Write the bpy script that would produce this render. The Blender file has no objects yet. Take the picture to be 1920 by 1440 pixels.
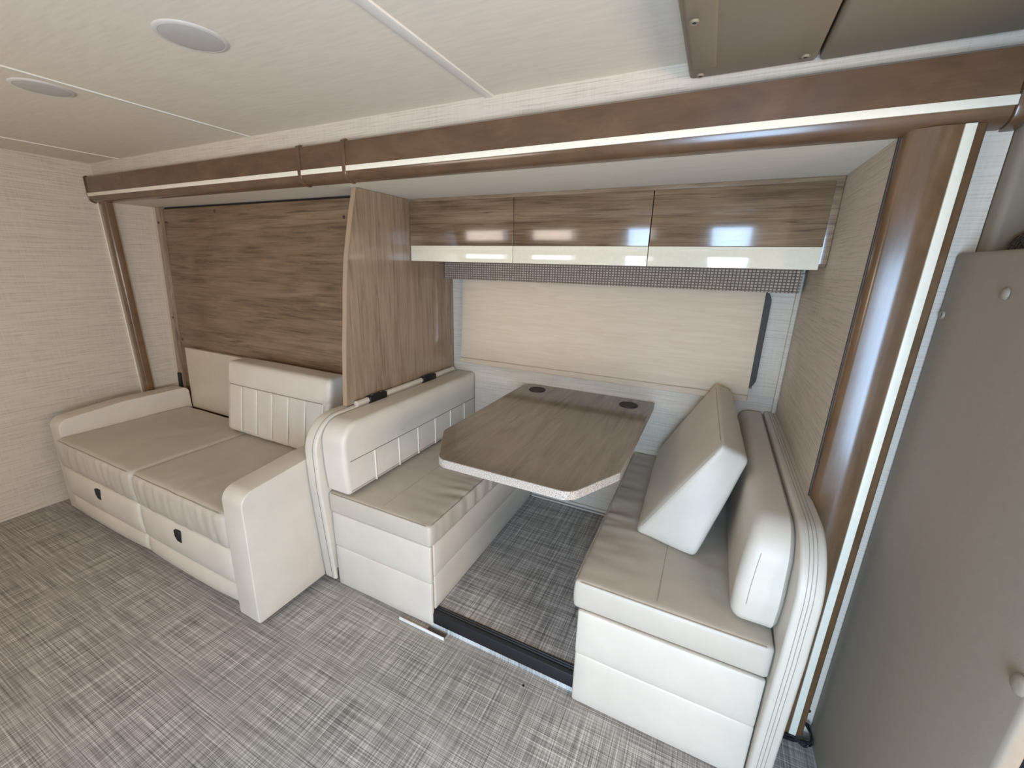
import bpy, bmesh, math, random
from mathutils import Vector, Matrix, noise
random.seed(4)
scene = bpy.context.scene
COL = scene.collection
PI = math.pi

# ------------------------------------------------------------------ camera
YAW, PITCH, ROLL, FPX = 0.4451, -0.2815, 0.0250, 770.4
F = Vector((-math.sin(YAW)*math.cos(PITCH), math.cos(YAW)*math.cos(PITCH), math.sin(PITCH)))
R = Vector((math.cos(YAW), math.sin(YAW), 0)); U = R.cross(F)
R2 = R*math.cos(ROLL)+U*math.sin(ROLL); U2 = -R*math.sin(ROLL)+U*math.cos(ROLL)
cam = bpy.data.cameras.new('camera'); camo = bpy.data.objects.new('camera', cam); COL.objects.link(camo)
m = Matrix((R2, U2, -F)).transposed().to_4x4(); m.translation = Vector((2.9109, -1.3971, 1.5358))
camo.matrix_world = m
cam.sensor_width = 36; cam.lens = FPX/1920*36; cam.clip_start = 0.02
scene.camera = camo

# ------------------------------------------------------------------ world, lights, exposure
w = bpy.data.worlds.new('world'); scene.world = w; w.use_nodes = True
w.node_tree.nodes['Background'].inputs[0].default_value = (0.80, 0.90, 1.0, 1)
w.node_tree.nodes['Background'].inputs[1].default_value = 3.0
scene.view_settings.view_transform = 'Standard'; scene.view_settings.look = 'None'
scene.view_settings.gamma = 1; scene.view_settings.use_curve_mapping = False
scene.view_settings.exposure = -0.06

def area(name, loc, target, sx, sy, power, col):
    l = bpy.data.lights.new(name, 'AREA'); l.shape = 'RECTANGLE'; l.size = sx; l.size_y = sy
    l.energy = power; l.color = col
    o = bpy.data.objects.new(name, l); COL.objects.link(o); o.location = loc
    o.rotation_euler = (Vector(target)-Vector(loc)).to_track_quat('-Z', 'Y').to_euler()
    return o
area('entry_door_daylight', (2.98, -2.38, .90), (2.75, 0, .35), 0.70, 1.50, 70, (0.46, 0.69, 1.0))
area('windshield_daylight', (4.50, -1.45, 1.25), (2.0, -1.2, 1.20), 1.30, 0.60, 47, (1.0, 0.84, 0.70))
area('warm_fill', (0.75, -2.38, 1.40), (0.75, 0, 1.50), 1.10, 0.42, 13, (1.0, 0.80, 0.63))  # added warm fill for the ceiling and left side, no known window

# ------------------------------------------------------------------ material helpers
def srgb(r, g, b):
    f = lambda c: ((c/255+0.055)/1.055)**2.4 if c > 10 else c/255/12.92
    return (f(r), f(g), f(b), 1)

class NT:
    def __init__(s, name, rough=0.5, spec=0.5, coat=0.0):
        s.m = bpy.data.materials.new(name); s.m.use_nodes = True
        s.t = s.m.node_tree; s.b = s.t.nodes['Principled BSDF']
        s.b.inputs['Roughness'].default_value = rough
        s.b.inputs['Specular IOR Level'].default_value = spec
        s.b.inputs['Coat Weight'].default_value = coat
        s.b.inputs['Coat Roughness'].default_value = 0.06
        s.tc = s.t.nodes.new('ShaderNodeTexCoord').outputs['Object']
    def n(s, typ, **kw):
        nd = s.t.nodes.new(typ)
        for k, v in kw.items():
            if hasattr(nd, k): setattr(nd, k, v)
            else: nd.inputs[k.replace('_', ' ')].default_value = v
        return nd
    def link(s, a, b): s.t.links.new(a, b)
    def mapping(s, scale, src=None):
        mp = s.n('ShaderNodeMapping'); mp.inputs['Scale'].default_value = scale
        s.link(src or s.tc, mp.inputs['Vector']); return mp.outputs[0]
    def noise(s, scale=1, detail=4, rough=0.6, vec=None, dist=0.0):
        nd = s.n('ShaderNodeTexNoise'); nd.inputs['Scale'].default_value = scale
        nd.inputs['Detail'].default_value = detail; nd.inputs['Roughness'].default_value = rough
        nd.inputs['Distortion'].default_value = dist
        s.link(vec or s.tc, nd.inputs['Vector']); return nd.outputs['Fac']
    def ramp(s, fac, stops):
        nd = s.n('ShaderNodeValToRGB'); e = nd.color_ramp.elements
        while len(e) < len(stops): e.new(0.5)
        for i, (p, c) in enumerate(stops): e[i].position = p; e[i].color = c
        s.link(fac, nd.inputs[0]); return nd.outputs[0]
    def mix(s, a, b, fac=0.5, mode='MIX'):
        nd = s.n('ShaderNodeMix'); nd.data_type = 'RGBA'; nd.blend_type = mode
        for sock, v in ((nd.inputs[0], fac), (nd.inputs[6], a), (nd.inputs[7], b)):
            if hasattr(v, 'links'): s.link(v, sock)
            else: sock.default_value = v
        return nd.outputs[2]
    def math(s, op, a, b=0.0):
        nd = s.n('ShaderNodeMath'); nd.operation = op
        for sock, v in ((nd.inputs[0], a), (nd.inputs[1], b)):
            if hasattr(v, 'links'): s.link(v, sock)
            else: sock.default_value = v
        return nd.outputs[0]
    def color(s, c):
        if hasattr(c, 'links'): s.link(c, s.b.inputs['Base Color'])
        else: s.b.inputs['Base Color'].default_value = c
    def bump(s, h, strength=0.3, dist=0.002):
        nd = s.n('ShaderNodeBump'); nd.inputs['Strength'].default_value = strength; nd.inputs['Distance'].default_value = dist
        s.link(h, nd.inputs['Height']); s.link(nd.outputs[0], s.b.inputs['Normal'])

def flat(name, c, rough=0.5, coat=0.0, metal=0.0, bump=0):
    t = NT(name, rough, coat=coat)
    nz = t.noise(60, 3)
    t.color(t.ramp(nz, [(0.3, tuple(x*0.94 for x in c[:3])+(1,)), (0.7, c)]))
    t.b.inputs['Metallic'].default_value = metal
    if bump: t.bump(t.noise(400, 2), bump, 0.001)
    return t.m

def vinyl(name, c):
    t = NT(name, 0.42, 0.45)
    big = t.noise(5, 4); fine = t.noise(650, 2)
    d = tuple(x*0.90 for x in c[:3])+(1,)
    t.color(t.ramp(big, [(0.3, d), (0.7, c)]))
    wr = t.noise(9, 5, 0.55, dist=0.4)
    t.bump(t.math('ADD', t.math('MULTIPLY', wr, 2.2), t.math('MULTIPLY', fine, 0.35)), 0.22, 0.004)
    return t.m

def wallpaper(name, c1, c2):
    t = NT(name, 0.65, 0.25)
    a = t.noise(1, 5, 0.7, t.mapping((5, 5, 240)))
    b = t.noise(1, 3, 0.6, t.mapping((160, 160, 8)))
    c = t.noise(2.0, 3)
    f = t.math('ADD', t.math('MULTIPLY', a, 0.8), t.math('MULTIPLY', b, 0.2))
    col = t.ramp(f, [(0.32, c1), (0.50, c2), (0.70, tuple(min(1, x*1.10) for x in c2[:3])+(1,))])
    t.color(col); t.bump(f, 0.25, 0.002)
    return t.m

def ceilmat(name, c):
    t = NT(name, 0.75, 0.2)
    a = t.noise(1, 4, 0.6, t.mapping((10, 90, 10)))
    t.color(t.ramp(a, [(0.35, tuple(x*0.93 for x in c[:3])+(1,)), (0.6, c)]))
    t.bump(a, 0.1, 0.002)
    return t.m

def laminate(name, axis, dark, mid, light, rough=0.22, coat=0.4):
    t = NT(name, rough, coat=coat)
    sc = {'x': (1.6, 30, 30), 'z': (30, 30, 1.6), 'y': (30, 1.6, 30)}[axis]
    sc2 = {'x': (5, 220, 220), 'z': (220, 220, 5), 'y': (220, 5, 220)}[axis]
    sc3 = {'x': (0.9, 7, 7), 'z': (7, 7, 0.9), 'y': (7, 0.9, 7)}[axis]
    a = t.noise(1, 6, 0.68, t.mapping(sc), dist=1.3)
    b = t.noise(1, 3, 0.6, t.mapping(sc2))
    c = t.noise(1, 4, 0.6, t.mapping(sc3), dist=1.5)
    f = t.math('ADD', t.math('ADD', t.math('MULTIPLY', a, 0.45), t.math('MULTIPLY', b, 0.20)), t.math('MULTIPLY', c, 0.35))
    t.color(t.ramp(f, [(0.37, dark), (0.47, mid), (0.62, light)]))
    st = t.ramp(t.noise(1, 3, 0.6, t.mapping({'x': (3.2, 75, 75), 'z': (75, 75, 3.2), 'y': (75, 3.2, 75)}[axis]), dist=0.8), [(0.56, (0, 0, 0, 1)), (0.70, (0.75, 0.75, 0.75, 1))])
    t.color(t.mix(t.b.inputs['Base Color'].links[0].from_socket, dark, st))
    v = t.n('ShaderNodeTexVoronoi'); v.inputs['Scale'].default_value = 1
    t.link(t.mapping({'x': (2.2, 5, 5), 'z': (5, 5, 2.2), 'y': (5, 2.2, 5)}[axis]), v.inputs['Vector'])
    k = t.ramp(v.outputs['Distance'], [(0.03, (0, 0, 0, 1)), (0.10, (1, 1, 1, 1))])
    base = t.b.inputs['Base Color'].links[0].from_socket
    t.color(t.mix(dark, base, k))
    return t.m

def cherry(name, c1, c2, axis='x'):
    t = NT(name, 0.24, coat=0.25); t.b.inputs['Coat Roughness'].default_value = 0.12
    a = t.noise(1, 4, 0.6, t.mapping((6, 14, 14) if axis == 'x' else (14, 14, 6)), dist=0.6)
    b = t.noise(1, 3, 0.6, t.mapping((12, 240, 240) if axis == 'x' else (240, 240, 12)))
    f = t.math('ADD', t.math('MULTIPLY', a, 0.8), t.math('MULTIPLY', b, 0.2))
    t.color(t.ramp(f, [(0.32, c1), (0.68, c2)]))
    return t.m

def weave(name, dark, mid, light, gain=1.0):
    t = NT(name, 0.55, 0.3)
    def thread(lo, hi, det):
        a = t.noise(1, det, 0.6, t.mapping((lo, hi, 4))); b = t.noise(1, det, 0.6, t.mapping((hi*1.03, lo*1.1, 4)))
        return t.math('ADD', a, b)
    s = t.math('ADD', t.math('MULTIPLY', thread(7, 420, 2), 0.17), t.math('MULTIPLY', thread(3.2, 250, 1), 0.25))
    s = t.math('ADD', s, t.math('MULTIPLY', thread(2.0, 130, 2), 0.08))
    t.color(t.ramp(s, [(0.39, dark), (0.50, mid), (0.61, light)]))
    t.bump(s, 0.2, 0.001)
    return t.m

M = {}
M['vinyl'] = vinyl('cream vinyl', srgb(205, 195, 179))
M['vinyl_seat_shaded'] = vinyl('shaded cream vinyl seat', srgb(188, 178, 162))  # darker copy of the vinyl: dimmer light on seat tops put into colour
M['piping'] = flat('cream piping', srgb(226, 218, 202), 0.4)
M['stitch'] = flat('stitching thread', srgb(128, 118, 104), 0.7)
M['thread'] = flat('pale seam thread', srgb(160, 150, 134), 0.7)
M['edge_oak'] = flat('oak edge tape', srgb(160, 136, 110), 0.4)
M['wall'] = wallpaper('linen wallpaper', srgb(164, 152, 136), srgb(199, 187, 170))
M['ceil'] = ceilmat('ceiling board', srgb(218, 207, 189))
M['seam'] = flat('ceiling seam strip', srgb(232, 226, 214), 0.4)
M['lam_x'] = laminate('oak laminate horizontal', 'x', srgb(90, 72, 54), srgb(124, 102, 79), srgb(148, 126, 101))
M['lam_z'] = laminate('oak laminate vertical', 'z', srgb(104, 84, 66), srgb(138, 116, 94), srgb(158, 137, 114))
M['gloss_x'] = laminate('glossy oak laminate', 'x', srgb(72, 55, 40), srgb(108, 86, 64), srgb(134, 111, 86), 0.14, 0.4)
M['bed_x'] = laminate('satin oak laminate', 'x', srgb(74, 56, 40), srgb(112, 89, 65), srgb(138, 114, 88), 0.30, 0.15)
M['cream_gloss'] = flat('glossy cream', srgb(232, 220, 194), 0.08, 0.9)
M['header'] = cherry('stained header wood', srgb(82, 60, 43), srgb(104, 78, 56), 'x')
M['post'] = cherry('stained post wood', srgb(86, 63, 41), srgb(110, 82, 55), 'z')
M['inlay'] = flat('cream inlay', srgb(234, 226, 205), 0.35)
M['floor'] = weave('woven vinyl floor', srgb(82, 79, 76), srgb(146, 140, 132), srgb(208, 201, 192))
M['riser'] = weave('lit woven vinyl riser', srgb(120, 122, 120), srgb(188, 190, 186), srgb(226, 226, 220))  # lighter copy of the floor weave: strong light on the riser put into colour
M['black'] = flat('black plastic', srgb(14, 13, 14), 0.5)
M['rubber'] = flat('black rubber', srgb(22, 22, 24), 0.5)
M['plastic'] = flat('taupe plastic', srgb(130, 116, 97), 0.5, bump=0.15)
M['plastic_gray'] = flat('grey taupe plastic', srgb(148, 135, 118), 0.48, bump=0.12)
M['metal'] = flat('dark anodised frame', srgb(70, 62, 54), 0.7)
M['white'] = flat('white plastic', srgb(225, 222, 214), 0.35)
M['lens'] = flat('frosted lens', srgb(184, 178, 170), 0.5)
M['ring'] = flat('light ring', srgb(200, 195, 186), 0.4)
M['screw'] = flat('screw', srgb(120, 108, 92), 0.3, metal=0.5)
M['brownscrew'] = flat('brown screw cap', srgb(78, 48, 34), 0.4)
M['board'] = flat('pale board', srgb(196, 182, 160), 0.35)
# valance weave
t = NT('woven valance', 0.8, 0.2)
sx = t.n('ShaderNodeSeparateXYZ'); t.link(t.tc, sx.inputs[0])
wx = t.math('LESS_THAN', t.math('FRACT', t.math('DIVIDE', sx.outputs[0], 0.0150)), 0.36)
wz = t.math('LESS_THAN', t.math('FRACT', t.math('DIVIDE', sx.outputs[2], 0.0125)), 0.40)
g = t.math('MAXIMUM', wx, wz)
t.color(t.mix(t.ramp(t.noise(60, 2), [(0.3, srgb(164, 146, 128)), (0.7, srgb(196, 178, 158))]), srgb(112, 96, 84), g)); t.bump(g, -0.4, 0.002)
M['valance'] = t.m
# translucent shade
t = NT('roller shade cloth', 0.8, 0.2)
a = t.noise(1, 4, 0.6, t.mapping((4, 4, 60)), dist=1.2)
c = t.ramp(a, [(0.35, srgb(222, 203, 178)), (0.65, srgb(230, 213, 190))])
t.color(c)
tr = t.n('ShaderNodeBsdfTranslucent'); t.link(c, tr.inputs['Color'])
mx = t.n('ShaderNodeMixShader'); mx.inputs[0].default_value = 0.35
t.link(t.b.outputs[0], mx.inputs[1]); t.link(tr.outputs[0], mx.inputs[2])
t.link(mx.outputs[0], t.t.nodes['Material Output'].inputs['Surface'])
M['shade'] = t.m
# glass
t = NT('window glass', 0.02); t.b.inputs['Transmission Weight'].default_value = 1.0; t.color((0.75, 0.78, 0.8, 1)); t.b.inputs['IOR'].default_value = 1.1
M['glass'] = t.m
# tabletop
t = NT('stone pattern laminate', 0.16, coat=0.3)
a = t.noise(1, 5, 0.65, t.mapping((22, 2.2, 5)), dist=1.4); b = t.noise(420, 2)
f = t.math('ADD', t.math('MULTIPLY', a, 0.7), t.math('MULTIPLY', b, 0.3))
t.color(t.ramp(f, [(0.33, srgb(98, 84, 70)), (0.45, srgb(124, 111, 97)), (0.66, srgb(142, 129, 114))])); M['table'] = t.m
t = NT('speckled edge band', 0.45)
a = t.noise(330, 3, 0.8); t.color(t.ramp(a, [(0.38, srgb(104, 92, 80)), (0.5, srgb(178, 166, 152)), (0.62, srgb(214, 206, 195))])); M['edge'] = t.m
t = NT('dark carpet', 0.95, 0.1)
a = t.noise(140, 3, 0.8); t.color(t.ramp(a, [(0.4, srgb(44, 40, 36)), (0.6, srgb(104, 96, 88))])); t.bump(a, 0.8, 0.006); M['carpet'] = t.m
M['seatfabric'] = flat('black seat cloth', srgb(28, 28, 32), 0.9)

# ------------------------------------------------------------------ geometry helpers
def finish(name, verts, faces, mat, parent=None, base=None, smooth=True, angle=38):
    base = Vector(base) if base is not None else (Vector(parent['_b']) if parent is not None and '_b' in parent else Vector((0, 0, 0)))
    me = bpy.data.meshes.new(name); me.from_pydata([Vector(v)-base for v in verts], [], faces); me.update()
    bm = bmesh.new(); bm.from_mesh(me); bmesh.ops.recalc_face_normals(bm, faces=bm.faces); bm.to_mesh(me); bm.free()
    if smooth:
        me.polygons.foreach_set('use_smooth', [True]*len(me.polygons)); me.set_sharp_from_angle(angle=math.radians(angle))
    me.materials.append(mat)
    o = bpy.data.objects.new(name, me); COL.objects.link(o)
    if parent is not None: o.parent = parent; o['_b'] = tuple(base)
    else: o.location = base
    return o

def thing(name, label, cat, base, group=None):
    o = bpy.data.objects.new(name, None); COL.objects.link(o); o.location = base; o['_b'] = tuple(base)
    o.empty_display_size = 0.05
    o['label'] = label; o['category'] = cat
    if group: o['group'] = group
    return o
def tag(o, label, cat, group=None):
    o['label'] = label; o['category'] = cat
    if group: o['group'] = group
    return o
def struct(o): o['kind'] = 'structure'; return o

def axis_pts(L, r, step, rs):
    a = [r*(1-math.cos(PI/2*i/rs)) for i in range(rs)] if r > 0 else []
    n = max(1, int(math.ceil((L-2*r)/step)))
    mid = [r+(L-2*r)*i/n for i in range(n+1)]
    return a+mid+[L-x for x in reversed(a)]
def rdata(x0, x1, y0, y1, z0, z1, r=0.01, step=10, rs=3, fn=None):
    """rounded box on a grid, optional displacement fn(p, n, uvw)"""
    L = (x1-x0, y1-y0, z1-z0); r = min(r, min(L)/2-1e-5)
    A = [axis_pts(l, r, step, rs) for l in L]; N = [len(a)-1 for a in A]
    idx = {}; V = []; Fc = []
    def vid(i, j, k):
        key = (i, j, k)
        if key not in idx:
            p = Vector((A[0][i], A[1][j], A[2][k])); q = Vector([min(max(p[c], r), L[c]-r) for c in range(3)])
            d = p-q
            if d.length > 1e-9: d.normalize()
            else:
                d = Vector((0, 0, 0))
                for c, n in ((0, i), (1, j), (2, k)):
                    if n == 0: d[c] = -1
                    if n == N[c]: d[c] = 1
                if d.length > 0: d.normalize()
            pp = (q+d*r) if r > 0 else p
            uvw = (pp[0]/L[0], pp[1]/L[1], pp[2]/L[2]); pp = pp+Vector((x0, y0, z0))
            if fn: pp = fn(pp, d, uvw)
            idx[key] = len(V); V.append(pp)
        return idx[key]
    for (a, b, c) in ((0, 1, 2), (1, 2, 0), (2, 0, 1)):
        for side in (0, N[c]):
            for i in range(N[a]):
                for j in range(N[b]):
                    q = []
                    for (di, dj) in ((0, 0), (1, 0), (1, 1), (0, 1)):
                        k = [0, 0, 0]; k[a] = i+di; k[b] = j+dj; k[c] = side; q.append(vid(*k))
                    Fc.append(q)
    return V, Fc
def rbox(name, x0, x1, y0, y1, z0, z1, mat, parent=None, r=0.004, step=10, rs=2, fn=None, base=None):
    V, Fc = rdata(x0, x1, y0, y1, z0, z1, r, step, rs, fn)
    return finish(name, V, Fc, mat, parent, base)
def join(name, datas, mat, parent=None, base=None):
    V = []; Fc = []
    for v, f in datas:
        o = len(V); V += v; Fc += [[i+o for i in q] for q in f]
    return finish(name, V, Fc, mat, parent, base)

def round_poly(pts, rad, n=6):
    out = []
    K = len(pts)
    for i in range(K):
        p = Vector(pts[i]); a = Vector(pts[i-1]); b = Vector(pts[(i+1) % K]); r = rad[i] if isinstance(rad, (list, tuple)) else rad
        if r <= 0: out.append(tuple(p)); continue
        u = (a-p).normalized(); v = (b-p).normalized(); ang = u.angle(v)
        t = min(r/math.tan(ang/2), (a-p).length*0.49, (b-p).length*0.49); r = t*math.tan(ang/2)
        c = p+(u+v).normalized()*(r/math.sin(ang/2)); s = p+u*t-c; e = p+v*t-c
        tot = s.angle(e)
        if tot < 1e-4: out.append(tuple(p)); continue
        for k in range(n+1):
            f = k/n; w1 = math.sin((1-f)*tot)/math.sin(tot); w2 = math.sin(f*tot)/math.sin(tot)
            out.append(tuple(c+s*w1+e*w2))
    return out
def prism(name, outline, axis, a0, a1, mat, parent=None, bevel=0.0, segs=3, base=None, fn=None):
    """outline in the two other axes (order x,y,z without axis), extruded; cap edges bevelled"""
    def P(q, a):
        if axis == 'x': return Vector((a, q[0], q[1]))
        if axis == 'y': return Vector((q[0], a, q[1]))
        return Vector((q[0], q[1], a))
    bm = bmesh.new()
    lo = [bm.verts.new(P(q, a0)) for q in outline]; hi = [bm.verts.new(P(q, a1)) for q in outline]
    n = len(outline); f1 = bm.faces.new(lo); f2 = bm.faces.new(list(reversed(hi)))
    for i in range(n): bm.faces.new((lo[i], lo[(i+1) % n], hi[(i+1) % n], hi[i]))
    bmesh.ops.recalc_face_normals(bm, faces=bm.faces)
    if bevel > 0:
        bmesh.ops.bevel(bm, geom=list(f1.edges)+list(f2.edges), offset=bevel, segments=segs, profile=0.5, affect='EDGES', clamp_overlap=True)
    big = [f for f in bm.faces if len(f.verts) > 4]
    bmesh.ops.triangulate(bm, faces=big)
    bm.verts.index_update()
    V = [v.co.copy() for v in bm.verts]; Fc = [[v.index for v in f.verts] for f in bm.faces]; bm.free()
    if fn: V = [fn(v) for v in V]
    return finish(name, V, Fc, mat, parent, base)
def tube_data(pts, r, n=8):
    V = []; Fc = []
    pts = [Vector(p) for p in pts]; up = None
    for i, p in enumerate(pts):
        d = (pts[min(i+1, len(pts)-1)]-pts[max(i-1, 0)]).normalized()
        if up is None: up = d.orthogonal().normalized()
        up = (up-d*up.dot(d)).normalized(); s = d.cross(up)
        for k in range(n):
            a = 2*PI*k/n; V.append(p+(up*math.cos(a)+s*math.sin(a))*r)
    for i in range(len(pts)-1):
        for k in range(n):
            Fc.append([i*n+k, i*n+(k+1) % n, (i+1)*n+(k+1) % n, (i+1)*n+k])
    Fc.append(list(range(n))); Fc.append([(len(pts)-1)*n+k for k in reversed(range(n))])
    return V, Fc
def tube(name, pts, r, mat, parent=None, n=8, base=None):
    V, Fc = tube_data(pts, r, n); return finish(name, V, Fc, mat, parent, base)
def lathe(name, prof, c, mat, parent=None, axis='z', n=40, base=None):
    """prof: (radius, height) list; axis z up, '-z' down, 'x-' towards -x, 'y-' towards -y"""
    V = []; Fc = []; c = Vector(c)
    for (r, h) in prof:
        for k in range(n):
            a = 2*PI*k/n; u, v = r*math.cos(a), r*math.sin(a)
            p = {'z': Vector((u, v, h)), 'x-': Vector((-h, u, v)), 'y-': Vector((u, -h, v))}[axis]
            V.append(c+p)
    for i in range(len(prof)-1):
        for k in range(n): Fc.append([i*n+k, i*n+(k+1) % n, (i+1)*n+(k+1) % n, (i+1)*n+k])
    if prof[0][0] > 1e-6: Fc.append(list(range(n)))
    if prof[-1][0] > 1e-6: Fc.append([(len(prof)-1)*n+k for k in range(n)])
    return finish(name, V, Fc, mat, parent, base)

def S(a): return math.sin(PI*min(max(a, 0), 1))
def nz(p, sx, sy, sz, seed=0): return noise.noise(Vector((p[0]*sx+seed, p[1]*sy+seed*1.7, p[2]*sz)))

# ================================================================== the room shell
XL, YB, ZC, ZS, ZSC = -0.70, 0.844, 2.08, 0.077, 1.852
XSL, XSR = -0.585, 3.252
XE, YR = 4.60, -2.45     # cab end and the wall behind the camera
struct(rbox('floor', XL-.1, XE+.1, YR-.1, 0.02, -.06, 0, M['floor'], r=0))
cl = struct(rbox('ceiling', XL-.1, XE+.1, YR-.1, 0.05, ZC, ZC+.05, M['ceil'], r=0))
cl['_b'] = (0, 0, 0)
rbox('seam_strip', .858, .872, YR, 0, ZC-.004, ZC+.002, M['seam'], cl, r=.002)
rbox('seam_strip', 2.118, 2.150, YR, 0, ZC-.005, ZC+.002, M['seam'], cl, r=.002)
rbox('seam_strip', -.352, -.340, YR, 0, ZC-.004, ZC+.002, M['seam'], cl, r=.002)
struct(rbox('wall_left', XL-.05, XL, YR, 0.05, 0, ZC, M['wall'], r=0))
rear = []
YW0, YW1 = YR-.05, YR
for (a, b, c, d) in [(XL, .08, 0, ZC), (.08, 1.42, 0, 1.13), (.08, 1.42, 1.67, ZC), (1.42, 2.60, 0, ZC), (2.60, 3.35, 0, .12), (2.60, 3.35, 1.70, ZC), (3.35, XE, 0, ZC)]:
    rear.append(rdata(a, b, YW0, YW1, c, d, 0))
struct(join('wall_rear', rear, M['wall']))
struct(rbox('wall_right', XE, XE+.05, YR, .1, 0, ZC, M['plastic'], r=0))
# side wall with the slide-out opening
struct(join('wall_front', [rdata(XL, 3.45, 0, .02, 1.862, ZC, 0), rdata(3.272, 3.45, 0, .02, 0, 1.862, 0), rdata(XL, XSL, 0, .02, 0, 1.862, 0)], M['wall']))
# slide-out box
struct(rbox('slide_floor', XSL, XSR, -.215, YB, ZS-.05, ZS, M['floor'], r=0))
struct(rbox('slide_ceiling', XSL, XSR, .002, YB, ZSC, ZSC+.008, M['ceil'], r=0))
struct(rbox('wall_slide_left', XSL-.03, XSL, .02, YB, 0, ZSC, M['wall'], r=0))
struct(rbox('wall_slide_right', XSR, XSR+.018, .002, YB, 0, ZSC, M['wall'], r=0))
WX0, WX1, WZ0, WZ1 = 1.50, 3.135, .985, 1.46
struct(join('wall_back', [rdata(XSL, WX0, YB, YB+.05, 0, ZSC, 0), rdata(WX1, XSR+.02, YB, YB+.05, 0, ZSC, 0), rdata(WX0, WX1, YB, YB+.05, 0, WZ0, 0), rdata(WX0, WX1, YB, YB+.05, WZ1, ZSC, 0)], M['wall']))
bb = struct(rbox('baseboard_back', 2.01, 2.635, YB-.012, YB, ZS, ZS+.035, M['wall'], r=.002)); bb['_b'] = (0, 0, 0)
rbox('bead', 2.01, 2.635, YB-.016, YB-.011, ZS+.012, ZS+.02, M['stitch'], bb, r=.001)
# right rear corner strip and slide wall edge moulding
struct(rbox('trim_6', 3.234, 3.252, YB-.02, YB, ZS, 1.53, M['wall'], r=.004))
struct(rbox('trim_7', 3.2515, 3.257, -.006, .004, ZS, 1.852, M['metal'], r=.002))

# header
HP = [(0, 1.999), (-.034, 2.0), (-.046, 1.992), (-.047, 1.90), (-.046, 1.883), (-.042, 1.868), (-.033, 1.857), (-.018, 1.851), (0.0, 1.849)]
hd = thing('trim_1', 'x', 'x', (0, 0, 0)); del hd['label']; del hd['category']; hd['kind'] = 'structure'
prism('header_beam', HP, 'x', XL-.0, 3.424, M['header'], hd, 0.002, 1)
rbox('inlay_strip', XL+.005, 3.424, -.0505, -.045, 1.8845, 1.9035, M['inlay'], hd, r=.001)
HC = [(a*1.0-(.005 if a < -.001 else 0), b+(.004 if b > 1.95 else (-.004 if b < 1.87 else 0))) for a, b in HP]
for x in (1.222, 1.484):
    prism('joint_clip', HC, 'x', x, x+.021, M['header'], hd, 0.003, 2)
prism('end_cap', HC, 'x', 3.424, 3.450, M['header'], hd, 0.003, 2)
prism('end_cap', HC, 'x', XL-.0, XL+.008, M['header'], hd, 0.002, 1)

# right post
po = thing('trim_2', 'x', 'x', (0, 0, 0)); del po['label']; del po['category']; po['kind'] = 'structure'
PP = round_poly([(3.254, .0), (3.256, -.030), (3.318, -.046), (3.393, -.036), (3.393, 0)], [0, .03, .08, .006, 0], 8)
prism('post_board', PP, 'z', 0.012, 1.858, M['post'], po, 0)
rbox('inlay_strip', 3.352, 3.372, -.046, -.034, .014, 1.858, M['inlay'], po, r=.001)
# left post
pl = thing('trim_3', 'x', 'x', (0, 0, 0)); del pl['label']; del pl['category']; pl['kind'] = 'structure'
prism('post_board', round_poly([(-.686, 0), (-.686, -.012), (-.600, -.030), (-.562, -.030), (-.556, .01)], [0, .01, .04, .01, 0], 5), 'z', .03, 1.858, M['post'], pl)
rbox('inlay_strip', XL, -.684, -.014, 0, .03, 1.858, M['inlay'], pl, r=.002)

# window behind the shade
wn = thing('window_1', 'x', 'x', (0, 0, 0)); del wn['label']; del wn['category']; wn['kind'] = 'structure'
def frame_outline(x0, x1, z0, z1, r): return round_poly([(x0, z0), (x1, z0), (x1, z1), (x0, z1)], r, 8)
o1 = frame_outline(WX0-.004, WX1+.012, WZ0-.006, WZ1, .06); o2 = frame_outline(WX0+.03, WX1-.025, WZ0+.03, WZ1-.03, .05)
Vv = [Vector((a, y, b)) for y in (YB-.012, YB+.04) for (a, b) in o1]+[Vector((a, y, b)) for y in (YB-.012, YB+.04) for (a, b) in o2]
n = len(o1); Fw = []
for i in range(n):
    j = (i+1) % n
    Fw += [[i, j, n+j, n+i], [2*n+i, 2*n+j, 3*n+j, 3*n+i], [i, j, 2*n+j, 2*n+i], [n+i, n+j, 3*n+j, 3*n+i]]
finish('window_frame', Vv, Fw, M['metal'], wn)
rbox('pane', WX0+.028, WX1-.023, YB+.018, YB+.024, WZ0+.028, WZ1-.028, M['glass'], wn, r=0)

# ================================================================== roller shade and valance
sh = thing('roller_shade', 'cream roller shade drawn down over the dinette window', 'blind', (2.32, .80, .93))
def shfn(p, n, u): return Vector((p[0], p[1]-.028*(1-u[2])+.004*math.sin(u[0]*9+u[2]*2)*S(u[2]), p[2]))
V_, F_ = rdata(1.512, 3.116, .802, .8045, .965, 1.47, 0, .06, 1, shfn); finish('shade_cloth', V_, F_, M['shade'], sh)
rbox('bottom_rail', 1.508, 3.118, .762, .782, .935, .968, M['shade'], sh, r=.006)
va = thing('window_valance', 'brown checked woven valance box under the cabinets', 'valance', (2.32, .78, 1.44))
rbox('fabric_face', 1.418, 3.205, .742, .758, 1.448, 1.555, M['valance'], va, r=.005)
rbox('end_return', 3.205, 3.232, .752, .842, 1.448, 1.555, M['valance'], va, r=.004)
rbox('top_board', 1.418, 3.20, .758, .842, 1.545, 1.555, M['lam_x'], va, r=.001)

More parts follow.
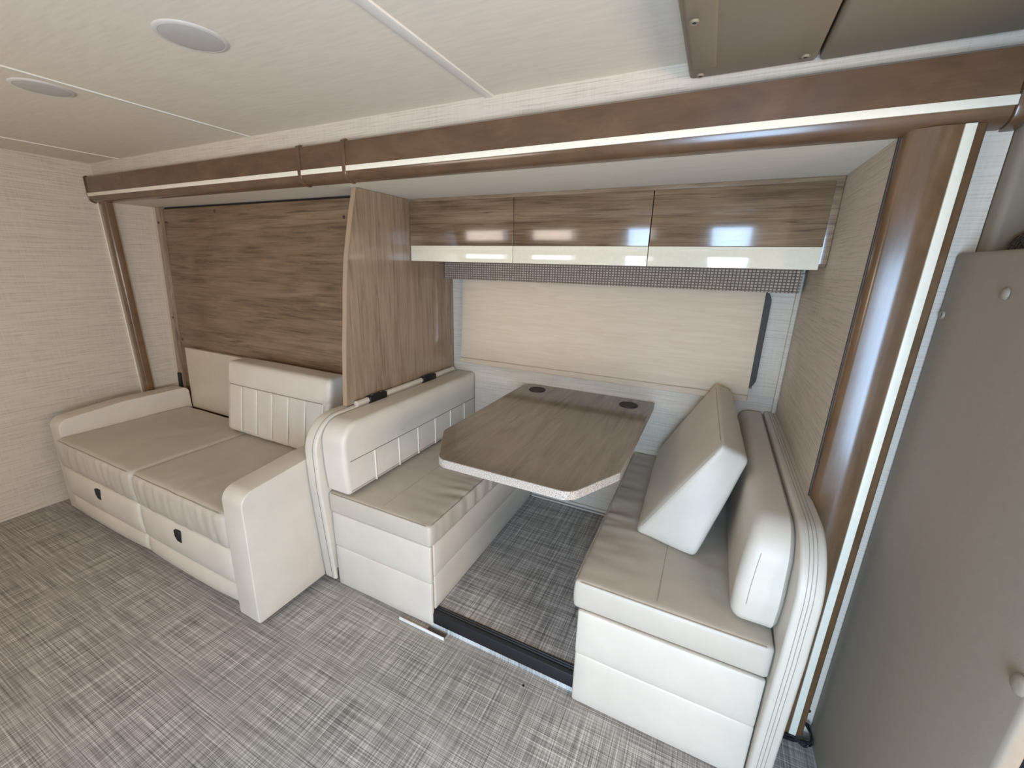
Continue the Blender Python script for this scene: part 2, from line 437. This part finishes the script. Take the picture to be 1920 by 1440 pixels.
# ================================================================== overhead cabinets
oc = thing('overhead_cabinet', 'three-door oak overhead cabinet with cream lower bands', 'cabinet', (2.33, .64, 1.55))
join('cabinet_body', [rdata(1.414, 3.250, .462, .843, 1.556, 1.574, .001), rdata(1.414, 3.250, .448, .843, 1.834, 1.8515, .001), rdata(1.414, 1.43, .462, .843, 1.574, 1.834, .001), rdata(3.226, 3.2505, .452, .843, 1.565, 1.8515, .001), rdata(1.414, 3.25, .83, .843, 1.574, 1.834, 0)], M['lam_x'], oc)
dx = [(1.416, 2.0185), (2.0215, 2.6365), (2.6395, 3.226)]
for (a, b) in dx:
    d = rbox('door', a, b, .4414, .459, 1.6235, 1.835, M['gloss_x'], oc, r=.0015)
    rbox('cream_band', a, b, .4408, .459, 1.545, 1.6230, M['cream_gloss'], d, r=.0015)

# ================================================================== wall bed front and partition
wb = thing('wall_bed', 'oak wall bed front above the sofa', 'wall bed', (.42, .22, .50))
def yt(z): return .242-.066*(1.85-z)/1.2
def slab(name, x0, x1, z0, z1, dy0, dy1, mat, parent, r=.002):
    V, Fc = rdata(x0, x1, 0, 1, z0, z1, 0, 10, 1)
    V = [Vector((v[0], yt(v[2])+(dy0 if v[1] < .5 else dy1), v[2])) for v in V]
    return finish(name, V, Fc, mat, parent)
slab('bed_panel', -.50, 1.388, .44, 1.838, .006, .03, M['bed_x'], wb)
slab('side_stile', -.583, -.502, .44, 1.85, -.004, .05, M['lam_z'], wb)
slab('edge_band', -.520, -.512, .44, 1.85, -.008, -.004, M['lam_z'], wb)
slab('edge_band', -.584, -.570, .44, 1.85, -.010, -.004, M['board'], wb)
slab('shadow_gap', -.50, 1.388, 1.838, 1.851, .02, .05, M['black'], wb)
for (x, z) in [(-.545, 1.755), (-.492+.02, 1.755), (.08, 1.81), (1.16, 1.75), (-.53, 1.12), (-.47, .97)]:
    lathe('screw_cap', [(0, .004), (.006, .003), (.008, 0)], (x, yt(z)+.003 if x > -.5 else yt(z)-.006, z), M['brownscrew'], wb, 'y-', 14)
slab('latch', -.556, -.515, .60, .72, -.016, -.004, M['black'], wb)
pt = thing('partition_panel', 'tall oak divider panel between sofa and dinette', 'partition', (1.40, .4, .875))
PO = [(.842, .872), (.842, 1.851), (.088, 1.851), (.058, 1.75), (.030, 1.64), (.008, 1.55), (-.012, 1.42), (-.026, 1.30), (-.045, 1.156), (-.060, 1.0), (-.071, .872)]
prism('panel', PO, 'x', 1.389, 1.4125, M['lam_z'], pt, 0.0012, 1)
ed = [(y-.0015, z) for (y, z) in PO[2:]]; edo = ed+[(y+.003, z) for (y, z) in reversed(ed)]
prism('edge_band', edo, 'x', 1.3885, 1.413, M['edge_oak'], pt)

# ================================================================== sofa
so = thing('sofa', 'cream vinyl two-seat sofa with closed footrests left of the dinette', 'sofa', (.43, -.25, .02))
rbox('base_frame', -.372, 1.222, -.50, .10, .085, .372, M['vinyl'], so, r=.01)
def seatfn(seed, xa, xb, front_wr=True):
    def fn(p, n, u):
        q = p.copy()
        if n[2] > .3:
            q[2] += .010*S(u[0])*S(u[1])**.7+.0030*nz(p, 9, 4, 1, seed)+.0015*nz(p, 22, 10, 1, seed)
        if n[1] < -.3:
            q[1] += -.006*S(u[2])+.0055*nz(p, 26, 3, 4, seed)*(1.0 if front_wr else .3)+.002*nz(p, 60, 3, 3, seed)
        return q
    return fn
for k, (a, b) in enumerate(((-.368, .4655), (.4685, 1.222))):
    V_, F_ = rdata(a, b, -.583, .105, .372, .519, .028, .013, 4, seatfn(3+k*5, a, b))
    # waterfall front: the drape reaches a little lower in front
    V_ = [Vector((v[0], v[1], v[2]-(.030 if v[1] < -.53 and v[2] < .40 else 0))) for v in V_]
    s = finish('seat_cushion', V_, F_, M['vinyl_seat_shaded'], so, angle=60)
    tube('seam', [(a+.03+(b-a-.06)*i/20, -.5795, .5155+.001*math.sin(i)) for i in range(21)], .0014, M['thread'], s, 6)
    def puff(p, n, u):
        q = p.copy()
        if n[1] < -.2: q[1] -= .018*S(u[2])**.7*S(u[0])**.3
        return q
    def puff2(p, n, u):
        q = puff(p, n, u)
        if u[2] < .5 and n[1] < .2: q[1] += .035*(1-u[2]*2)**2
        return q
    rbox('front_panel', a+.004, b-.004, -.575, -.50, .160, .345, M['vinyl'], so, r=.018, step=.04, rs=3, fn=puff)
    rbox('front_panel', a+.004, b-.004, -.572, -.50, .028, .164, M['vinyl'], so, r=.018, step=.04, rs=3, fn=puff2)
    cx = (.063, .831)[k]
    prism('pull_tab', round_poly([(cx-.026, .320), (cx+.020, .322), (cx+.026, .300), (cx+.026, .262), (cx-.010, .264), (cx-.026, .285)], .006, 3), 'y', -.594, -.575, M['black'], so, .002, 1)
def arm(name, x0, x1, yf, zt0, zt1, yb, lab, rtop, zbot=.028):
    ol = round_poly([(yf, zbot), (yf+.012, zt0), (yf+.33, zt0+.042*.8), (yb, zt1), (yb, .085), (-.245, .085), (-.245, zbot)], [.015, .06, .3, .035, .01, 0, .005], 7)
    return prism(name, ol, 'x', x0, x1, M['vinyl'], so, .022, 4)
arm('armrest', 1.226, 1.356, -.590, .640, .674, -.0, '', .05)
arm('armrest', -.500, -.374, -.560, .612, .648, .132, '', .05)
bp_ = tag(slab('backrest_board', -.385, 1.36, .495, .925, -.028, -.004, M['board'], None), 'pale smooth backrest board behind the sofa seat', 'backrest')
# loose back cushion
bc = thing('sofa_back_cushion', 'cream channel-stitched back cushion on the right half of the sofa', 'cushion', (.77, .05, .53))
def lean(x, d, h):  #   # d: 0 front..1 back ; h: 0..1
    return Vector((x, -.045+.130*d+.065*h, .531+.418*h))
def bcfn(p, n, u):
    x = .345+.86*u[0]; q = lean(x, u[1], u[2])
    if n[1] < -.3:
        ch = .0
        q[1] -= .012*S(u[0])**.5*S(u[2])**.5
        if u[2] < .68:
            f = (u[0]*6.4+.35) % 1.0; q[1] += .005*math.exp(-((f-.5)/.07)**2)
        q[1] += .005*math.exp(-((u[2]-.69)/.02)**2)
    q[2] += .002*nz(p, 5, 5, 5)
    return q
V_, F_ = rdata(0, .86, 0, .135, 0, .43, .024, .009, 3, bcfn); finish('cover', V_, F_, M['vinyl'], bc, angle=60)
for i in range(0, 7):
    u0 = (i+.5-.35)/6.4
    if .04 < u0 < .97:
        tube('channel_piping', [lean(.345+.86*u0, 0, h)+Vector((0, -.0085, 0)) for h in (.07, .2, .35, .5, .62, .675)], .0022, M['piping'], bc, 6)
tube('cross_seam', [lean(.345+.86*u, 0, .69)+Vector((0, -.006-.004*S(u), 0)) for u in [i/20 for i in range(1, 20)]], .0014, M['stitch'], bc, 6)

# ================================================================== dinette benches
def bench_base(name, label, x0, x1, xo, yf, side):
    """side: +1 aisle face towards +x, -1 towards -x"""
    b = thing(name, label, 'bench', ((x0+x1)/2, .3, .0))
    rbox('base_box', x0+.006, x1-.006, yf+.012, .838, .085, .405, M['vinyl'], b, r=.004)
    def pf(p, n, u):
        q = p.copy()
        if n[1] < -.2: q[1] -= .006*S(u[2])**.5*S(u[0])**.3+.0012*nz(p, 6, 6, 6)
        return q
    rbox('front_panel', x0, x1, yf, yf+.02, .226, .411, M['vinyl'], b, r=.009, step=.04, fn=pf)
    rbox('front_panel', x0+.002, x1, yf, yf+.02, .006, .229, M['vinyl'], b, r=.009, step=.04, fn=pf)
    xs0, xs1 = (x1-.013, x1+.001) if side > 0 else (x0-.001, x0+.013)
    def sf(p, n, u):
        q = p.copy()
        if n[0]*side > .2: q[0] += side*.005*S(u[2])**.5*S(u[1])**.2
        return q
    rbox('side_panel', xs0, xs1, yf+.022, .838, .250, .408, M['vinyl'], b, r=.006, step=.05, fn=sf)
    rbox('side_panel', xs0, xs1, yf+.022, .838, .081, .253, M['vinyl'], b, r=.006, step=.05, fn=sf)
    return b
b1 = bench_base('dinette_bench', 'left dinette bench base backing onto the partition panel', 1.442, 2.006, 0, -.243, 1)
b2 = bench_base('dinette_bench', 'right dinette bench base beside the glossy wooden post', 2.642, 3.200, 0, -.268, -1)
def back_frame(parent, x0, x1, yf, zt, zb, rr, slope=0):
    ol = round_poly([(yf+.03, zb), (yf, .55), (yf, zt), (.838, zt), (.838, .085), (-.235, .085), (-.235, zb)], [.01, .3, rr, .02, 0, 0, 0], 14)
    o = prism('back_frame', ol, 'x', x0, x1, M['vinyl'], parent, .020, 4)
    return o, ol
bf1, ol1 = back_frame(b1, 1.362, 1.436, -.285, .868, .028, .22)
bf2, ol2 = back_frame(b2, 3.203, 3.262, -.315, .886, .004, .30)
def rimline(parent, ol, x, inset, mat, r=.0014, ymax=.80, zmin=.06):
    pts = [(y, z) for (y, z) in ol if z > zmin and y < ymax]
    tube('rim_seam', [Vector((x, y, z)) for (y, z) in pts], r, mat, parent, 6)
def offs(ol, d):
    c = Vector((sum(p[0] for p in ol)/len(ol), sum(p[1] for p in ol)/len(ol))); out = []
    for i, p in enumerate(ol):
        a = Vector(ol[i-1]); b = Vector(ol[(i+1) % len(ol)]); t_ = (b-a).normalized(); nrm = Vector((t_[1], -t_[0]))
        if (Vector(p)-c).dot(nrm) < 0: nrm = -nrm
        out.append(tuple(Vector(p)+nrm*d))
    return out
vis = [i for i, p in enumerate(ol2) if p[0] < .82 and (p[1] > .5 or p[0] < -.28)]
for dxs in (3.222, 3.231, 3.240):
    o_ = offs(ol2, .0008); tube('rim_stitching', [Vector((dxs, o_[i][0], o_[i][1])) for i in vis], .0009, M['thread'], bf2, 5)
vis1 = [i for i, p in enumerate(ol1) if p[0] < .82 and (p[1] > .5 or p[0] < -.25)]
o_ = offs(ol1, .0008); tube('rim_stitching', [Vector((1.428-.012, o_[i][0], o_[i][1])) for i in vis1], .001, M['stitch'], bf1, 5)
tube('top_roll', [(1.4285, .0+.83*i/12-.03, .874) for i in range(13)], .0150, M['vinyl'], b1, 14)
# hinge brackets along the left bench top
for (ya, yb_) in ((.044, .166), (.468, .594)):
    br = rbox('hinge_bracket', 1.4135, 1.449, ya, yb_, .850, .892, M['black'], b1, r=.008, rs=3)
    for yy in (ya+.03, yb_-.03): lathe('bolt', [(0, .005), (.006, .004), (.007, 0)], (1.43, yy, .892), M['metal'], br, 'z', 12)

def seat_cushion(name, label, x0, x1, y0, y1, z0, z1, side, base):
    o = thing(name, label, 'cushion', base)
    def fn(p, n, u):
        q = p.copy()
        edge = math.exp(-((u[0] if side < 0 else 1-u[0])/.25)**2)
        if n[2] > .3:
            q[2] += .006*S(u[0])**.6*S(u[1])**.5+.0085*nz((p[0]+.06*nz(p,4,4,1,9), p[1]+.03*nz(p,5,5,1,4), p[2]), 5, 27, 1, 2+side)*(.12+.88*edge)*(.3+.7*S(u[1]))+.0015*nz(p, 20, 14, 1, 7)
        if n[0]*side > .3:
            q[0] += side*(.004*S(u[2])+.006*nz(p, 2, 30, 3, 5)*S(u[1])**.3)
        if n[1] < -.3: q[1] -= .005*S(u[2])*S(u[0])**.3
        return q
    V, Fc = rdata(x0, x1, y0, y1, z0, z1, .014, .012, 3, fn); finish('cover', V, Fc, M['vinyl_seat_shaded'], o, angle=60)
    xm = 1.745 if side > 0 else 2.885
    tube('top_seam', [(xm, y0+.03+(y1-y0-.06)*i/24, z1+.0065*S((i+.7)/26)**.5*.9) for i in range(25)], .0012, M['thread'], o, 6)
    tube('edge_seam', [(x0+.02+(x1-x0-.04)*i/16, y0+.0005, z1-.0015) for i in range(17)], .0016, M['thread'], o, 6)
    tube('edge_seam', [((x1-.0005 if side > 0 else x0+.0005), y0+.02+(y1-y0-.04)*i/20, z1-.0015) for i in range(21)], .0016, M['thread'], o, 6)
    return o
seat_cushion('bench_seat_cushion', 'cream seat cushion on the left bench, partly under the table', 1.440, 2.012, -.250, .840, .412, .515, 1, (1.72, .3, .412))
seat_cushion('bench_seat_cushion', 'cream seat cushion on the right bench with a loose cushion on it', 2.626, 3.200, -.278, .840, .426, .536, -1, (2.91, .3, .426))

# left back cushion with tufts
lb = thing('bench_back_cushion', 'long cream back cushion with stitched squares on the left bench', 'cushion', (1.51, .3, .525))
LY0, LY1, LZ0, LZ1 = -.258, .842, .527, .862
tufts = [-.08, .086, .238, .392, .545, .70]
olb = round_poly([(LY0+.01, LZ0), (LY0, .66), (LY0, LZ1), (LY1, LZ1), (LY1, LZ0)], [.02, .2, .20, .02, .02], 12)
def puff_cushion(name, ol, x0, x1, face, parent, mat, amp=.014, extra=None, rim=.022):
    """closed cushion: concentric rings of the outline on the visible face, flat back. face=+1 visible face at x1"""
    c = Vector((sum(p[0] for p in ol)/len(ol), sum(p[1] for p in ol)/len(ol)))
    xf, xb = (x1, x0) if face > 0 else (x0, x1)
    V = []; Fc = []; n = len(ol)
    def ring(x, d):
        o_ = offs(ol, -d) if d > 0 else ol
        s = len(V)
        for p in o_: V.append(Vector((x, p[0], p[1])))
        return s
    rs = [ring(xb, .015), ring(xb+face*.012, 0), ring(xf-face*rim, 0)]
    for k in range(1, 5):
        a = PI/2*k/4; rs.append(ring(xf-face*rim*(1-math.sin(a)), rim*(1-math.cos(a))))
    for a, b in zip(rs, rs[1:]):
        for i in range(n): Fc.append([a+i, a+(i+1) % n, b+(i+1) % n, b+i])
    Fc.append([rs[0]+i for i in range(n)])
    Fc.append([rs[-1]+i for i in range(n)])
    return finish(name, V, Fc, mat, parent, angle=50)
puff_cushion('cover', olb, 1.440, 1.577, 1, lb, M['vinyl'])
tube('welt_seam', [Vector((1.572, y, z)) for (y, z) in offs(olb, -.012) if z > .54 and y < .82], .0018, M['stitch'], lb, 6)
tube('cross_seam', [(1.5778, LY0+.03+(.83-LY0-.03)*i/20, .690) for i in range(21)], .0016, M['stitch'], lb, 6)
for y in tufts:
    V, Fc = rdata(1.570, 1.5815, y-.0035, y+.0035, .535, .690, .003, 1, 2); finish('tuft_ridge', V, Fc, M['piping'], lb)
# right back cushion (standing, leaning back)
rb = thing('bench_back_cushion', 'cream back cushion standing against the right bench back frame', 'cushion', (3.14, .3, .545))
def rfn(p):
    return p
olr = round_poly([(-.236, .548), (-.256, .66), (-.236, .876), (.842, .884), (.842, .548)], [.05, .2, .15, .04, .04], 12)
o_ = puff_cushion('cover', olr, 3.084, 3.200, -1, rb, M['vinyl'], rim=.032)
for v in o_.data.vertices:
    zz = v.co.z/.34
    if v.co.x < .02: v.co.x += .022*zz*zz - .008*math.sin(PI*min(max(zz,0),1))
def xs_(z): 
    q = (z-.545)/.34; return 3.118+.022*q*q-.008*math.sin(PI*min(max(q, 0), 1))
tube('welt_seam', [Vector((xs_(z), y, z)) for (y, z) in offs(olr, .0006) if z > .60 and z < .80 and y < -.1], .0009, M['thread'], rb, 6)
# loose leaning cushion
lc = thing('loose_cushion', 'loose wedge-shaped cream cushion tipped diagonally on the right bench', 'cushion', (2.9, .4, .55))
A = {(0, 0, 0): (2.758, .068, .542), (1, 0, 0): (2.980, .012, .543), (0, 0, 1): (3.006, .060, .968), (1, 0, 1): (3.096, .100, .915),
     (0, 1, 0): (2.752, .740, .610), (1, 1, 0): (2.955, .740, .560), (0, 1, 1): (2.976, .740, 1.018), (1, 1, 1): (3.048, .740, .990)}
def tri(u):
    p = Vector((0, 0, 0))
    for (i, j, k), c in A.items():
        w_ = (u[0] if i else 1-u[0])*(u[1] if j else 1-u[1])*(u[2] if k else 1-u[2]); p += Vector(c)*w_
    return p
def lfn(p, n, u):
    q = tri(u)
    amp = .014
    if abs(n[0]) > .5: q += Vector((-.86, 0, .5))*(-n[0])*amp*-1*S(u[1])**.6*S(u[2])**.6*(-1)
    if abs(n[1]) > .5: q[1] += n[1]*.010*S(u[0])**.6*S(u[2])**.6
    if n[2] > .5: q += Vector((.3, 0, .9))*.008*S(u[0])*S(u[1])**.5
    q += Vector((1, 1, 1))*.002*nz(p, 9, 9, 9)
    return q
V_, F_ = rdata(0, .22, 0, .70, 0, .46, .020, .02, 3, lfn); finish('cover', V_, F_, M['vinyl'], lc, angle=60)
tube('welt_seam', [tri((.02, .012, h))+Vector((0, -.003, 0)) for h in [i/12 for i in range(0, 13)][1:-1]], .0012, M['thread'], lc, 6)
tube('welt_seam', [tri((.02, v, .985))+Vector((-.001, 0, .001)) for v in [i/12 for i in range(13)][1:-1]], .0012, M['thread'], lc, 6)

# ================================================================== table
tb = thing('dinette_table', 'brown laminate dinette table with clipped corners and two cup holders', 'table', (2.32, .3, .08))
TO = round_poly([(1.945, .838), (2.700, .838), (2.698, -.045), (2.585, -.262), (2.075, -.262), (1.938, -.030)], [.07, .02, .03, .06, .06, .05], 8)
prism('table_top', TO, 'z', .811, .842, M['table'], tb, .0008, 1)
o1 = offs(TO, .0016); nT = len(TO)
EV = [Vector((p[0], p[1], z)) for z in (.8095, .8405) for p in o1]; i1 = offs(TO, -.002)
EV += [Vector((p[0], p[1], z)) for z in (.8095, .8405) for p in i1]
EF = []
for i in range(nT):
    j = (i+1) % nT
    EF += [[i, j, nT+j, nT+i], [2*nT+i, 2*nT+j, 3*nT+j, 3*nT+i], [i, j, 2*nT+j, 2*nT+i], [nT+i, nT+j, 3*nT+j, 3*nT+i]]
finish('edge_band', EV, EF, M['edge'], tb)
for (x, y) in ((2.058, .735), (2.583, .722)):
    ch = lathe('cup_holder', [(.0, .8428), (.036, .8428), (.039, .8455), (.047, .8455), (.049, .8425), (.049, .8415)], (x, y, 0), M['black'], tb, 'z', 32)
    lathe('cup_holder_rim', [(.0385, .8445), (.041, .847), (.045, .847), (.048, .8435)], (x, y, 0), M['metal'], ch, 'z', 32)
rbox('wall_cleat', 2.10, 2.54, .815, .842, .78, .811, M['metal'], tb, r=.003)
tube('support_brace', [(2.32, .825, .50), (2.32, .56, .812)], .011, M['metal'], tb, 12)
rbox('brace_foot', 2.29, 2.35, .826, .843, .46, .53, M['metal'], tb, r=.003)

# ================================================================== slide floor edge, bracket, debris
fe = thing('slide_floor_edge', 'black ribbed edge strip along the raised dinette floor', 'edge strip', (2.3, -.23, .02))
prism('edge_profile', [(-.196, .077), (-.196, .081), (-.203, .0835), (-.206, .080), (-.212, .0835), (-.216, .080), (-.224, .083), (-.236, .078), (-.2395, .070), (-.2395, .024), (-.215, .024), (-.215, .077)], 'x', 2.008, 2.640, M['rubber'], fe)
struct(rbox('riser', 1.99, XSR-.05, -.238, -.216, .0, .0255, M['riser'], r=.001))
bk = thing('slide_track_bracket', 'pale metal bracket at the foot of the left bench front', 'bracket', (1.95, -.27, 0))
rbox('plate', 1.845, 2.085, -.276, -.271, .0, .014, M['white'], bk, r=.001)
rbox('flange', 1.99, 2.082, -.271, -.246, .001, .005, M['metal'], bk, r=.001)
tag(lathe('small_screw', [(0, .006), (.004, .0055), (.0045, .003), (.002, .002), (.002, 0)], tuple(Vector((2.467, -.30, 0))), M['black'], None, 'z', 12, base=(2.467, -.30, 0)), 'tiny black screw lying on the floor before the black strip', 'screw')

# ================================================================== ceiling lights
for (x, y, lab) in ((1.607, -.626, 'round ceiling light nearer the camera, between two seam strips'), (.742, -.636, 'round ceiling light farther back, left of a seam strip')):
    L = thing('ceiling_light', lab, 'ceiling light', (x, y, 2.08), 'round ceiling lights')
    lathe('trim_ring', [(.081, 0), (.080, -.0015), (.076, -.0035), (.0705, -.0045), (.069, -.003), (.069, 0)], (x, y, ZC), M['ring'], L, 'z', 48)
    lathe('lens', [(.0695, -.001), (.0695, -.0042), (.055, -.0065), (.05, -.0070), (.025, -.0080), (0, -.0084)], (x, y, ZC), M['lens'], L, 'z', 48)

# ================================================================== cab trim
def screw(name, c, ax, parent, r=.009):
    s = lathe(name, [(0, .001), (r*.35, .001), (r*.4, .003), (r*.8, .0045), (r, .003), (r*1.05, 0)], c, M['plastic_gray'], parent, ax, 20)
    lathe('recess', [(0, .0018), (r*.33, .0018), (r*.36, 0)], c, M['black'], s, ax, 12)
    return s
c1 = thing('overhead_trim_panel', 'taupe overhead plastic trim with raised rib and screws', 'trim panel', (2.9, -.6, 2.08))
rbox('panel_skin', 2.764, 3.052, -1.6, -.014, 2.031, 2.079, M['plastic'], c1, r=.012, rs=4)
V_, F_ = rdata(2.776, 2.862, -1.6, -.075, 2.017, 2.04, .008, 10, 3, lambda p, n, u: Vector((p[0]-(.030*u[0]*u[1]), p[1], p[2]+.012*u[1]*(1-u[2]))))
finish('raised_rib', V_, F_, M['plastic'], c1)
def down_screw(c, parent):
    s = lathe('screw', [(0, -.002), (.004, -.002), (.0045, -.004), (.008, -.0045), (.0095, -.003), (.010, 0)], c, M['plastic'], parent, 'z', 20)
    lathe('recess', [(0, -.0042), (.0028, -.0042), (.003, -.002)], c, M['black'], s, 'z', 10)
down_screw((2.793, -.040, 2.0312), c1); down_screw((3.024, -.055, 2.0312), c1); down_screw((2.795, -.340, 2.0180), c1)
c2 = thing('overhead_trim_panel', 'plain taupe overhead plastic panel right of the dark seam', 'trim panel', (3.3, -.6, 2.08))
rbox('panel_skin', 3.055, 3.60, -1.6, -.014, 2.029, 2.079, M['plastic'], c2, r=.012, rs=4)
cp = thing('cab_pillar_trim', 'taupe plastic pillar trim above the grey side panel', 'pillar trim', (3.6, 0, .0))
rbox('pillar_skin', 3.452, 3.95, -.030, .06, .002, 2.043, M['plastic'], cp, r=.02, rs=4)
rbox('light_baffle', 3.57, 3.61, -.42, -.028, 1.24, 2.028, M['plastic'], cp, r=.015, rs=3)  # unseen baffle, added to keep windshield light off the pillar and wall strip
screw('screw', (3.49, -.030, 1.76), 'y-', cp, .009)
tag(rbox('carpet_pad', 3.475, 3.565, -.24, -.031, 1.46, 1.640, M['carpet'], None, r=.042, rs=6, base=(3.52, -.12, 1.46)), 'dark speckled carpet pad behind the grey side panel', 'carpet')
sp = thing('cab_side_panel', 'large smooth grey side panel standing right of the wooden post', 'panel', (3.44, -.3, 0))
def spfn(p, n, u): return Vector((p[0]+.030*(1-u[1])+.006*(1-u[1])**2, p[1], p[2]+.004*(1-u[1])))
V_, F_ = rdata(3.417, 3.447, -.588, -.005, .002, 1.589, .009, .06, 5, spfn); finish('panel_skin', V_, F_, M['plastic_gray'], sp)
screw('screw', (3.4185, -.026, 1.445), 'x-', sp, .010)
lathe('button', [(0, .006), (.007, .0055), (.011, .003), (.0125, 0)], (3.4285, -.222, 1.505), M['plastic_gray'], sp, 'x-', 24)
lathe('button', [(0, .006), (.012, .0055), (.016, .003), (.018, 0)], (3.446, -.574, .900), M['plastic_gray'], sp, 'x-', 24)
cs = thing('captain_chair', 'black cloth cab seat at the lower right edge', 'car seat', (3.85, -.32, 0))
rbox('backrest_shell', 3.50, 3.62, -.57, -.05, .42, 1.22, M['seatfabric'], cs, r=.045, rs=4)
rbox('seat_squab', 3.52, 4.12, -.57, -.05, .25, .46, M['seatfabric'], cs, r=.045, rs=4)
rbox('pedestal', 3.62, 4.05, -.50, -.12, 0, .25, M['black'], cs, r=.01)

# ================================================================== cables
cb = thing('cable_bundle', 'looped black cables on the floor at the foot of the post', 'cable', (3.41, -.03, 0))
def arc(pts, n=8):
    out = []
    P_ = [Vector(p) for p in pts]; P_ = [P_[0]]+P_+[P_[-1]]
    for i in range(1, len(P_)-2):
        for k in range(n):
            t_ = k/n; a, b, c, d = P_[i-1:i+3]
            out.append(.5*((2*b)+(c-a)*t_+(2*a-5*b+4*c-d)*t_*t_+(3*b-a-3*c+d)*t_**3))
    out.append(P_[-2]); return out
ends = [(3.395, -.012, .058), (3.407, -.03, .05), (3.413, -.05, .028), (3.408, -.055, .010), (3.392, -.052, .006), (3.36, -.052, .006), (3.29, -.054, .006), (3.24, -.06, .006)]
for k in range(4):
    j = [Vector(e)+Vector((random.uniform(-.003, .002), random.uniform(-.014, .003), max(0, random.uniform(-.002, .010)))) for e in ends]
    tube('cable', arc(j), .0030, M['black'], cb, 7)
tag(lathe('rubber_grommet', [(0, .003), (.006, .003), (.008, 0)], (3.401, -.0005, .093), M['black'], None, 'y-', 14, base=(3.401, 0, .093)), 'small black grommet in the wall strip above the cables', 'grommet')

for o in list(bpy.data.objects):
    if '_b' in o: del o['_b']
